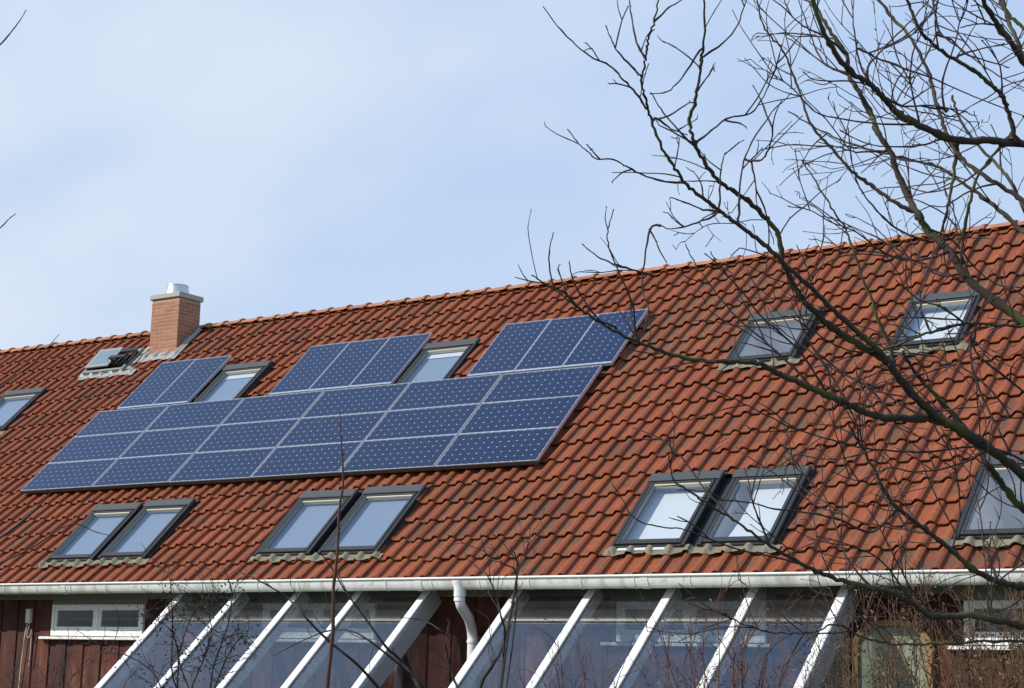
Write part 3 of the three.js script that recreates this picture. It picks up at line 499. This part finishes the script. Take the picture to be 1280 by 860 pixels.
// --- the large bare tree: limbs traced as directions, laid out in depth round a trunk standing right of the view
const treeP = at(1560, 900, 8.6); const TX = treeP.x, TZ = treeP.z;
const tree = thing('bare_tree', 'large leafless tree whose mossy limbs reach across the tiled roof', 'tree', [TX, 0, TZ]);
const toTree = v => v.clone().sub(tree.position);
const placed = [];     // points along the wood built so far: {px,py,d}
const WS = .92;
function limb(pts, w0, w1, d0, d1, opt = {}) {
  const r = rng(opt.seed || Math.round(pts[0][0] * 7 + pts[0][1] * 13)); let da = d0;
  const near = p => { let best = 1e9, b = null; for (const q of placed) { const e = Math.hypot(q.px - p[0], q.py - p[1]); if (e < best) { best = e; b = q; } } return [best, b]; };
  if (d0 === null && near(pts[pts.length - 1])[0] < near(pts[0])[0]) pts = pts.slice().reverse();
  const [nd, nq] = near(pts[0]); if (d0 === null) da = nq.d;
  const join = nd > 1.5 || Math.abs(nq.d - da) > .02; 
  const L = pts.reduce((s, p, i) => i ? s + Math.hypot(p[0] - pts[i - 1][0], p[1] - pts[i - 1][1]) : 0, 0); let run = 0;
  const db = d1 === null ? da + (r() - .5) * 2 * L / F * da * .6 : d1; const P = [], R = [];
  pts.forEach((p, i) => { if (i) run += Math.hypot(p[0] - pts[i - 1][0], p[1] - pts[i - 1][1]); const t = run / L; const d = da + (db - da) * t + (i && i < pts.length - 1 ? (r() - .5) * .05 : 0); P.push(at(p[0], p[1], d)); R.push(Math.max(.0018, WS * (w0 + (w1 - w0) * Math.pow(t, .7)) / 2 / F * d)); });
  if (join) { const q = at(nq.px, nq.py, nq.d); P.unshift(q); R.unshift(R[0]); }
  for (let i = 0; i < P.length - 1; i++) for (let k = 0; k < 6; k++) { const f = k / 6; const A = P[i].clone().lerp(P[i + 1], f).sub(CAM); const dd = -A.dot(BACK); placed.push({ px: 640 + F * A.dot(RIGHT) / dd, py: 430 - F * A.dot(UPV) / dd, d: dd }); }
  const thick = w0 > 4.5; const geo = tube(P.map(toTree), R, thick ? 8 : 5, thick ? 7 : 5, thick ? .009 : .005, r); const cur = geo.userData.cur;
  const m = obj('branch', geo, thick ? barkMat : twigMat, tree);
  const n = Math.round((opt.twigs === undefined ? L / 42 : opt.twigs) * (pts[Math.floor(pts.length / 2)][0] > 1040 && pts[Math.floor(pts.length / 2)][1] > 330 ? 1.5 : .80)); const out = []; // fewer side twigs on the outer, left-hand reach
  for (let k = 0; k < n; k++) {
    const t = .12 + .86 * r(), p = cur.getPoint(t), tg = cur.getTangent(t); const view = p.clone().add(tree.position).sub(CAM).normalize();
    const side = new THREE.Vector3().crossVectors(tg, view).normalize().multiplyScalar(r() < .5 ? 1 : -1); const dir = tg.clone().multiplyScalar(.75 + r() * .6).add(side.multiplyScalar(.35 + r() * .8)).addScaledVector(view, (r() - .5) * .9).add(new THREE.Vector3(0, .22, 0)).normalize();
    const sp = p.clone().add(tree.position).sub(CAM), sx = 640 + F * sp.dot(RIGHT) / -sp.dot(BACK); const left = sx < 930; if (left && r() < .45) continue;
    growTwig(out, r, p, dir, (.22 + .62 * r() * r()) * (opt.tl || 1) * (left ? .55 : 1), (.0023 + .0020 * r()), left ? 1 : (opt.depth === undefined ? 2 : opt.depth));
  }
  if (out.length) { const tw = obj('twigs', mergeGeometries(out.map(g => { g = g.index ? g.toNonIndexed() : g; return g; })), twigMat, m); tw.userData.kind = 'stuff'; }
}
{ // trunk and the stubs that carry the limbs in view
  const tp = (px, py, d) => toTree(at(px, py, d)); const base = new THREE.Vector3(0, -.05, 0);
  const K = tp(1500, 640, 8.4), K2 = tp(1470, 380, 8.4), K3 = tp(1450, 120, 8.3), K4 = tp(1440, -200, 8.2);
  const g = tube([base, base.clone().lerp(K, .5).add(new THREE.Vector3(.06, 0, .05)), K, K2, K3, K4], [.17, .145, .125, .10, .075, .05], 14, 6, 0, rng(3)); obj('trunk', g, barkMat, tree);
  for (let k = 0; k <= 200; k++) { const A = g.userData.cur.getPoint(k / 200).add(tree.position).sub(CAM), dd = -A.dot(BACK); placed.push({ px: 640 + F * A.dot(RIGHT) / dd, py: 430 - F * A.dot(UPV) / dd, d: dd }); }
}

// heavy limbs (from the trunk outward)
limb([[1500, 690], [1400, 650], [1330, 625], [1280, 593], [1240, 563], [1197, 534], [1170, 520], [1129, 479], [1106, 449], [1069, 428], [1035, 405], [1004, 374], [990, 352], [978, 325], [972, 292], [952, 267], [926, 244], [903, 231], [888, 213], [877, 196], [867, 174], [862, 153], [870, 120], [877, 77], [881, 33], [879, -10]], 22, 2.5, 8.4, 7.3, { twigs: 16, seed: 11 });
limb([[1108, 452], [1092, 432], [1062, 405], [1015, 361], [972, 321], [949, 300], [921, 280], [898, 262], [877, 246], [857, 229], [839, 203], [826, 183], [813, 146], [807, 123], [802, 100], [807, 74], [810, 51], [817, 28], [825, -8]], 9, 2.4, null, 7.0, { twigs: 11, seed: 12 });
limb([[1226, 555], [1197, 535], [1165, 523], [1143, 523], [1100, 521], [1062, 506], [1030, 492], [1001, 479], [975, 468], [951, 455], [925, 452], [900, 452], [879, 451], [837, 442], [795, 427], [756, 407], [720, 382], [684, 357], [664, 343]], 15, 1.8, null, 7.6, { twigs: 16, seed: 13 });
limb([[1470, 480], [1390, 450], [1320, 425], [1280, 401], [1237, 371], [1203, 341], [1187, 314], [1162, 290], [1147, 267], [1136, 249], [1124, 221], [1112, 188], [1098, 166], [1088, 141], [1075, 118], [1062, 95], [1057, 67], [1037, 38], [1016, 0], [1005, -30]], 18, 4.5, 8.4, 9.2, { twigs: 20, seed: 14 });
limb([[1455, 240], [1380, 205], [1330, 187], [1280, 180], [1235, 176], [1190, 174], [1147, 156], [1119, 138], [1103, 120], [1088, 106], [1064, 90], [1040, 60], [1022, 20], [1012, -15]], 17, 6, 8.3, 7.6, { twigs: 16, seed: 15 });
limb([[1380, 205], [1310, 190], [1272, 176], [1262, 146], [1254, 123], [1240, 106], [1216, 87], [1185, 69], [1162, 51], [1149, 36], [1134, 0], [1128, -25]], 9, 4, null, 7.7, { twigs: 9, seed: 16 });
limb([[1300, 260], [1268, 243], [1235, 222], [1205, 200], [1185, 171], [1172, 133], [1162, 95], [1144, 56], [1119, 26], [1098, 0], [1085, -20]], 7, 4, 8.2, 8.8, { twigs: 8, seed: 17 });
limb([[1450, 190], [1370, 130], [1310, 100], [1280, 79], [1267, 56], [1247, 31], [1229, 0], [1215, -30]], 15, 6, 8.3, 7.9, { twigs: 10, seed: 18 });
limb([[1280, 79], [1270, 50], [1258, 20], [1250, -15]], 7, 5, null, 8.2, { twigs: 6, seed: 19 });
limb([[1450, 150], [1360, 80], [1300, 50], [1280, 36], [1262, 20], [1245, -8]], 9, 5, 8.3, 8.8, { twigs: 8, seed: 20 });
limb([[1142, 264], [1113, 249], [1088, 231], [1062, 211], [1037, 183], [1016, 159], [1001, 118], [988, 84], [978, 61], [960, 42], [950, 20], [946, -10]], 6, 2, null, 9.0, { twigs: 8, seed: 21 });
limb([[1118, 462], [1112, 430], [1098, 400], [1088, 369], [1075, 339], [1065, 308], [1057, 287], [1039, 259], [1021, 229], [1006, 206], [1003, 201]], 6, 1.8, null, 8.0, { twigs: 6, seed: 22 });
limb([[1460, 440], [1360, 415], [1280, 408], [1240, 406], [1203, 405], [1163, 415], [1129, 428], [1096, 439], [1052, 435], [1018, 415], [990, 395]], 7, 2, 8.4, 7.7, { twigs: 8, seed: 23 });
limb([[1480, 860], [1380, 810], [1320, 795], [1280, 783], [1245, 775], [1214, 769], [1165, 769], [1141, 755], [1116, 741], [1088, 734], [1040, 722], [1005, 706], [963, 682], [942, 668], [913, 647], [890, 633], [871, 621], [843, 600], [838, 582], [835, 565]], 17, 1.8, 8.5, 7.5, { twigs: 18, seed: 24 });
limb([[1500, 800], [1390, 760], [1330, 742], [1280, 734], [1249, 727], [1214, 710], [1190, 689], [1165, 668], [1137, 647], [1109, 619], [1095, 591], [1078, 560], [1060, 530]], 18, 3, 8.5, 8.0, { twigs: 12, seed: 25 });
limb([[1420, 690], [1340, 670], [1280, 637], [1252, 605], [1235, 581], [1221, 556], [1205, 534], [1170, 495], [1140, 460], [1128, 440]], 15, 5, 8.4, 8.2, { twigs: 7, seed: 26 });
limb([[1480, 830], [1380, 812], [1280, 801], [1197, 804], [1150, 805], [1109, 804], [1074, 794], [1046, 780], [1015, 790], [963, 790], [930, 780], [900, 766], [860, 755]], 6, 1.8, 8.5, 7.6, { twigs: 9, seed: 27 });
limb([[1090, 665], [1050, 650], [1005, 640], [974, 637], [939, 629], [899, 625], [870, 620]], 4, 1.6, 8.2, 7.8, { twigs: 4, seed: 28 });
limb([[1040, 722], [1004, 706], [967, 696], [923, 687], [885, 673], [852, 661], [820, 658], [792, 647], [775, 620], [766, 605]], 3.6, 1.5, null, 7.4, { twigs: 5, seed: 29 });
limb([[1300, 590], [1240, 560], [1150, 565], [1080, 560], [1040, 550], [990, 535], [960, 520], [920, 500], [870, 478]], 4.5, 1.6, 8.3, 7.6, { twigs: 9, seed: 30 });
limb([[1300, 500], [1255, 470], [1220, 440], [1213, 420], [1216, 460], [1230, 500], [1250, 540], [1265, 570]], 3.5, 3, 8.2, 8.0, { twigs: 5, seed: 31 });
limb([[1200, 331], [1205, 290], [1213, 250], [1222, 220], [1240, 196], [1265, 165]], 6, 3, null, null, { twigs: 4, seed: 32 });
limb([[1175, 295], [1182, 268], [1190, 235], [1194, 200], [1196, 180]], 6, 3, null, null, { twigs: 3, seed: 33 });
limb([[1280, 290], [1258, 270], [1232, 250], [1200, 225], [1170, 208], [1120, 195], [1060, 178], [1020, 160], [985, 140]], 7, 1.8, 8.6, 9.3, { twigs: 8, seed: 34 });
limb([[1300, 310], [1275, 250], [1255, 215], [1230, 190], [1200, 150], [1190, 120]], 7, 3, 8.3, 8.9, { twigs: 6, seed: 35 });
// lighter limbs and long twigs
const T1 = [
  [[857, 229], [826, 226], [798, 216], [783, 208], [767, 200], [744, 198], [734, 189], [724, 180], [709, 161]],
  [[808, 136], [798, 120], [780, 100], [762, 82], [737, 70], [709, 46], [678, 8]],
  [[801, 95], [793, 87], [772, 64], [764, 49], [757, 31]], [[806, 74], [796, 54], [788, 13], [786, -8]], [[817, 28], [836, 10], [857, -3]],
  [[871, 179], [888, 164], [913, 147], [939, 141], [954, 120], [969, 87], [975, 66]], [[812, 118], [834, 115], [852, 97], [877, 61]], [[876, 74], [915, 43], [934, -2]],
  [[860, 169], [839, 161], [819, 148]], [[870, 184], [844, 159], [826, 136], [813, 115]], [[923, 275], [926, 218], [939, 179], [972, 133], [990, 116]], [[931, 200], [952, 199], [962, 184], [969, 143], [977, 125]],
  [[899, 259], [900, 231], [902, 206], [907, 190]], [[893, 269], [872, 278], [839, 286], [825, 282]], [[946, 257], [944, 231], [939, 200]], [[900, 265], [880, 262], [850, 250], [838, 246]],
  [[813, 420], [813, 397], [803, 359], [806, 323], [816, 282]], [[795, 420], [790, 380], [773, 339], [760, 303], [760, 286], [767, 262]], [[770, 410], [749, 400], [719, 356], [711, 326]], [[722, 384], [705, 365], [693, 359], [686, 323], [691, 290]], [[816, 344], [790, 337], [770, 331], [747, 321], [728, 305]],
  [[1010, 480], [972, 440], [921, 397], [890, 359], [867, 326], [857, 305]], [[1035, 494], [1000, 440], [949, 392], [921, 356], [900, 336], [888, 314]], [[1062, 506], [1020, 440], [1000, 400], [1010, 360], [1030, 330], [1070, 318], [1120, 322], [1160, 330]],
  [[1160, 300], [1120, 285], [1095, 262], [1075, 235], [1065, 205], [1060, 160]], [[1187, 314], [1150, 325], [1110, 318], [1070, 290], [1040, 278], [1010, 262], [985, 258]], [[1112, 188], [1070, 190], [1045, 183], [1020, 176]], [[1147, 156], [1100, 155], [1060, 150], [1020, 140], [1000, 120], [985, 105], [962, 96]],
  [[1103, 120], [1130, 133], [1165, 132], [1195, 140], [1215, 158], [1222, 172]], [[1090, 108], [1075, 80], [1068, 40], [1064, -5]], [[1085, 104], [1085, 85], [1110, 55], [1140, 25], [1165, -5]], [[1075, 96], [1040, 85], [1010, 65], [985, 47]],
  [[1062, 95], [1030, 78], [1012, 40], [998, 0]], [[1057, 67], [1030, 45], [1008, 35], [990, 20], [978, -5]], [[1149, 156], [1138, 100], [1143, 60], [1152, 40], [1158, 10], [1163, -10]], [[1182, 140], [1178, 100], [1190, 65], [1205, 10], [1212, -5]], [[1280, 110], [1240, 90], [1200, 60], [1175, 40], [1165, -5]],
  [[1262, 85], [1240, 78], [1205, 66], [1190, 50], [1170, 42]], [[1255, 55], [1225, 62], [1195, 72]], [[1247, 31], [1222, 30], [1200, 34]], [[1280, 145], [1215, 120], [1165, 98], [1110, 78], [1075, 62]],
  [[1185, 171], [1150, 182], [1125, 184], [1080, 178], [1050, 163]], [[1240, 200], [1200, 230], [1160, 240], [1120, 228]], [[1250, 230], [1210, 240], [1180, 258], [1160, 256]],
  [[1237, 371], [1215, 350], [1200, 310], [1195, 280], [1190, 250]], [[1203, 341], [1180, 345], [1150, 330], [1110, 300], [1090, 280]], [[1280, 360], [1245, 355], [1215, 330], [1190, 300], [1160, 285]], [[1205, 405], [1180, 385], [1150, 375], [1120, 350]], [[1163, 415], [1150, 380], [1155, 350], [1165, 320], [1170, 290]],
  [[1216, 430], [1225, 390], [1240, 370]], [[1260, 520], [1220, 470], [1180, 450], [1150, 440]], [[1190, 530], [1150, 500], [1100, 490], [1060, 470], [1020, 440]], [[1120, 522], [1080, 480], [1040, 460], [1000, 430], [960, 400]],
  [[1197, 804], [1180, 780], [1150, 750], [1120, 700], [1100, 660], [1080, 630]], [[1165, 668], [1120, 660], [1070, 650], [1020, 620], [985, 600]], [[1190, 689], [1200, 640], [1195, 590], [1180, 540]], [[1249, 727], [1230, 680], [1225, 640], [1215, 600]], [[1141, 755], [1100, 700], [1060, 680], [1020, 670]],
  [[1088, 734], [1060, 700], [1045, 660], [1030, 620], [1000, 590], [980, 570]], [[963, 682], [945, 640], [935, 600], [930, 585]], [[913, 647], [880, 610], [850, 570], [820, 545], [790, 535]], [[1240, 560], [1200, 580], [1150, 590], [1110, 585], [1075, 600], [1040, 590]], [[1240, 780], [1235, 750], [1250, 710], [1240, 670]],
];
T1.forEach((p, i) => limb(p, 3.6, 1.5, null, null, { twigs: Math.max(2, Math.round(p.length * .8)), depth: 1, seed: 200 + i, tl: .75 }));

// ---------------------------------------------------------------- second tree, outside the left edge: only its outermost branches reach into view
{
  const root = at(-420, 900, 9.5); const t = thing('bare_tree', 'slender leafless tree whose few twig tips reach over the end of the roof', 'tree', [root.x, 0, root.z]);
  const L = v => v.clone().sub(t.position), q = (a, b, d = 9.5) => L(at(a, b, d));
  obj('trunk', tube([new THREE.Vector3(0, -.05, 0), q(-430, 650), q(-410, 300), q(-380, 20), q(-350, -200)], [.10, .08, .06, .035, .015], 9, 5, 0, rng(8)), barkMat, t);
  const tw = [[[-405, 270], [-250, 180], [-100, 110], [-30, 80], [0, 56], [14, 40], [26, 24], [33, 12]], [[-415, 420], [-250, 350], [-100, 315], [-30, 300], [0, 285], [12, 273], [20, 267]], [[-425, 640], [-250, 560], [-100, 525], [-30, 500], [0, 484], [18, 471], [40, 455], [57, 437], [74, 418]], [[-428, 760], [-200, 740], [-60, 700], [0, 672], [20, 658], [38, 643], [52, 629], [66, 612]], [[-425, 640], [-200, 690], [-60, 720], [30, 690], [90, 655], [120, 665], [140, 670]]];
  const ww = [2.2, 2, 2.2, 4, 1.6]; tw.forEach((p, i) => obj('branch', tube(p.map(([a, b]) => q(a, b, 9.4)), [.014, .006, ww[i] / 2 / F * 9.4 * .9, .0018], 5, 4, 0, rng(60 + i)), i < 3 ? twigMat : darkTwig, t));
}

// ---------------------------------------------------------------- young shoot and stems in front of the glasshouses
{
  const f = at(404, 1300, 9); const t = thing('young_shoot', 'single straight red-brown shoot rising in front of the solar panels', 'shoot', [f.x, 0, f.z]); const q = (a, b) => at(a, b, 9).sub(t.position);
  const P = [new THREE.Vector3(0, -.03, 0), q(407, 950), q(409, 860), q(416, 790), q(417, 735), q(422, 690), q(424, 640), q(429, 600), q(426, 545), q(425, 508)];
  obj('stem', tube(P, [.015, .013, .012, .010, .0095, .008, .0072, .0055, .0038, .002], 8, 4, .002, rng(44)), shootMat, t);
  const bud = []; for (const [a, b, s] of [[424, 530, -1], [428, 570, 1], [424, 605, -1], [429, 625, 1], [417, 732, -1], [421, 738, 1], [414, 775, -1], [410, 838, 1]]) bud.push(budGeo(q(a, b), RIGHT.clone().multiplyScalar(s).add(new THREE.Vector3(0, 1.2, 0)).normalize(), .012)); obj('buds', bud, shootMat, t);
}
function stems(name, label, paths, depth, mat, seed, opt = {}) {
  const lowest = paths[0][0]; const f = at(lowest[0], 900, depth); const t = thing(name, label, opt.cat || 'shrub', [f.x, 0, f.z], opt.group); const r = rng(seed); const q = (a, b) => at(a, b, depth + (r() - .5) * .3).sub(t.position);
  for (const p of paths) {
    const P = p.slice(1).map(([a, b]) => q(a, b)); const w = p[0][2] || 4, n = P.length; const b0 = P[0].clone(); const start = opt.free ? [] : [new THREE.Vector3((r() - .5) * .25, -.03, (r() - .5) * .25), new THREE.Vector3(b0.x * .5, b0.y * .5, b0.z * .5)];
    const all = [...start, ...P]; const rad = w / 2 / F * depth; const g = tube(all, [rad * 1.3, rad * 1.1, rad * .9, rad * .6, Math.max(.0018, rad * .35)], 6, 4, .004, r); const m = obj('stem', g, mat, t);
    const out = []; const k = opt.twigs === undefined ? 5 : opt.twigs; for (let i = 0; i < k; i++) { const tt = .35 + .63 * r(), pt = g.userData.cur.getPoint(tt), tg = g.userData.cur.getTangent(tt); growTwig(out, r, pt, tg.clone().add(new THREE.Vector3(r() - .5, r() - .2, r() - .5).multiplyScalar(1.6)).normalize(), (.12 + .3 * r()) * (opt.tl || 1), .0028, 1); }
    if (out.length) { const tw = obj('twigs', mergeGeometries(out.map(g => g.index ? g.toNonIndexed() : g)), mat, m); tw.userData.kind = 'stuff'; }
  }
}
stems('bare_shrub', 'bare dark shrub with thin arching stems crossing the white gutter', [
  [[600, 860, 5], [601, 858], [618, 828], [629, 806], [637, 774], [644, 737], [647, 711], [643, 690]], [[631, 793, 3], [631, 793], [626, 770], [622, 752], [609, 719], [590, 705]], [[647, 712, 2.4], [646, 720], [630, 705], [610, 695], [600, 668]], [[647, 712, 2.4], [646, 722], [655, 700], [660, 680], [668, 660]]], 11, darkTwig, 301, { twigs: 7, tl: .8 });
stems('bare_shrub', 'leafless shrub with long slanting stems in front of the left glasshouse', [
  [[480, 870, 4], [500, 890], [473, 860], [443, 827], [411, 801], [380, 770], [358, 746], [326, 727], [300, 715]], [[510, 850, 4], [530, 880], [502, 827], [482, 808], [456, 772], [430, 736], [418, 715], [400, 690]], [[570, 860, 3], [572, 870], [566, 845], [558, 815], [557, 803], [561, 796], [551, 788], [528, 775], [502, 772]], [[540, 860, 3], [545, 880], [520, 850], [480, 815], [447, 792], [414, 788], [380, 800], [340, 820]]], 11.5, darkTwig, 302, { twigs: 5, tl: .7 });
// thorny climber in front of the left glasshouse, with a few small leaves
{
  const f = at(230, 1100, 18); const t = thing('thorny_climber', 'dark thorny climber with sparse small leaves against the left glasshouse', 'climber', [f.x, 0, f.z]); const r = rng(411), q = (a, b) => at(a, b, 18 + (r() - .5) * .5).sub(t.position);
  const paths = [[[225, 900], [222, 850], [226, 810], [240, 770], [262, 745]], [[250, 900], [240, 860], [252, 830], [264, 790], [262, 760], [275, 735]], [[210, 900], [205, 870], [190, 840], [160, 820], [120, 815]], [[260, 890], [272, 850], [290, 810], [305, 795], [318, 806]], [[240, 880], [225, 830], [215, 790], [195, 775], [170, 770]], [[230, 890], [215, 840], [216, 790], [214, 740], [210, 705]], [[260, 880], [268, 830], [285, 780], [290, 740], [280, 710]]];
  const leaf = new THREE.PlaneGeometry(.026, .016);
  for (const p of paths) {
    const P = [new THREE.Vector3((r() - .5) * .2, -.03, (r() - .5) * .2), ...p.map(([a, b]) => q(a, b))]; const g = tube(P, [.014, .011, .008, .006, .004], 6, 5, .006, r); const m = obj('stem', g, darkTwig, t); const out = [], lv = [];
    for (let i = 0; i < 16; i++) { const tt = .3 + .68 * r(), pt = g.userData.cur.getPoint(tt); growTwig(out, r, pt, new THREE.Vector3(r() - .5, r() - .35, r() - .5).normalize(), .15 + .35 * r(), .004, 1, .2, .6); for (let k = 0; k < 5; k++) { const lg = leaf.clone(); lg.rotateX(r() * 6); lg.rotateY(r() * 6); lg.rotateZ(r() * 6); lg.translate(pt.x + (r() - .5) * .28, pt.y + (r() - .5) * .28, pt.z + (r() - .5) * .28); lv.push(lg); } }
    const tw = obj('twigs', mergeGeometries(out.map(g => g.index ? g.toNonIndexed() : g)), darkTwig, m); tw.userData.kind = 'stuff'; const l = obj('leaves', mergeGeometries(lv.map(g => g.toNonIndexed())), std(.030, .036, .018, .8), m); l.userData.kind = 'stuff';
  }
}
// bushes that rise from the garden
function bush(name, label, px, depth, top, spread, n, mat, seed, opt = {}) {
  const f = at(px, 900, depth); const t = thing(name, label, opt.cat || 'shrub', [f.x, 0, f.z], opt.group); const r = rng(seed); const H = at(px, top, depth).y;
  const out = [], lv = []; const leaf = new THREE.PlaneGeometry(.030, .013);
  for (let i = 0; i < n; i++) {
    const a = r() * 6.283, e = spread * (.25 + .75 * r()), h = H * (.62 + .4 * r()); const tip = new THREE.Vector3(Math.cos(a) * e, h, Math.sin(a) * e * .8), b = new THREE.Vector3(Math.cos(a) * .12, -.03, Math.sin(a) * .12); const m1 = b.clone().lerp(tip, .4).add(new THREE.Vector3((r() - .5) * .2, .1 * h, (r() - .5) * .2)), m2 = b.clone().lerp(tip, .75).add(new THREE.Vector3((r() - .5) * .15, .06 * h, (r() - .5) * .15));
    const g = tube([b, m1, m2, tip], [.011, .008, .005, .002], 5, 5, .01, r); const m = obj('stem', g, mat, t); const o2 = [];
    for (let k = 0; k < (opt.twigs || 7); k++) { const tt = .35 + .64 * r(), p = g.userData.cur.getPoint(tt), tg = g.userData.cur.getTangent(tt); growTwig(o2, r, p, tg.clone().add(new THREE.Vector3(r() - .5, r() - .3, r() - .5).multiplyScalar(1.5)).normalize(), .15 + .4 * r(), .003, opt.depth === undefined ? 1 : opt.depth, .3, opt.bend || .35);
      if (opt.leaves) for (let z = 0; z < opt.leaves; z++) { const lg = leaf.clone(); lg.rotateX(r() * 6); lg.rotateY(r() * 6); lg.rotateZ(r() * 6); lg.translate(p.x + (r() - .5) * .3, p.y + (r() - .5) * .3, p.z + (r() - .5) * .3); lv.push(lg); } }
    const tw = obj('twigs', mergeGeometries(o2.map(g => g.index ? g.toNonIndexed() : g)), mat, m); tw.userData.kind = 'stuff';
  }
  if (lv.length) { const l = obj('dry_leaves', mergeGeometries(lv.map(g => g.toNonIndexed())), std(.16, .095, .05, .9), t); l.userData.kind = 'stuff'; }
}
bush('dry_bush', 'dry red-brown bush in front of the glasshouse beside the round-headed door', 900, 15.0, 752, .75, 22, std(.10, .042, .030, .9), 501, { twigs: 7, leaves: 2 });
bush('dry_bush', 'dry brown bush in front of the round-headed door', 1110, 14.0, 742, .8, 26, dryMat, 502, { twigs: 8, leaves: 3 });
bush('dry_bush', 'dense tawny bush below the window beyond the round-headed door', 1235, 13.5, 735, .85, 34, dryMat, 503, { twigs: 10, leaves: 5 });
bush('dry_bush', 'low brown bush between the dense tawny bush and the big bare tree', 1300, 13.0, 760, .8, 26, dryMat, 504, { twigs: 9, leaves: 5 });
bush('dry_bush', 'thin dark bush below the red boards at the wall box', 40, 19.0, 800, .9, 16, darkTwig, 505, { twigs: 6 });
bush('dry_bush', 'thin red-brown bush at the foot of the right glasshouse', 720, 16.0, 800, .7, 14, std(.09, .035, .028, .9), 506, { twigs: 6 });

scene.traverse(o => { if (o.isMesh) { o.castShadow = true; o.receiveShadow = true; } });
renderer.render(scene, camera);
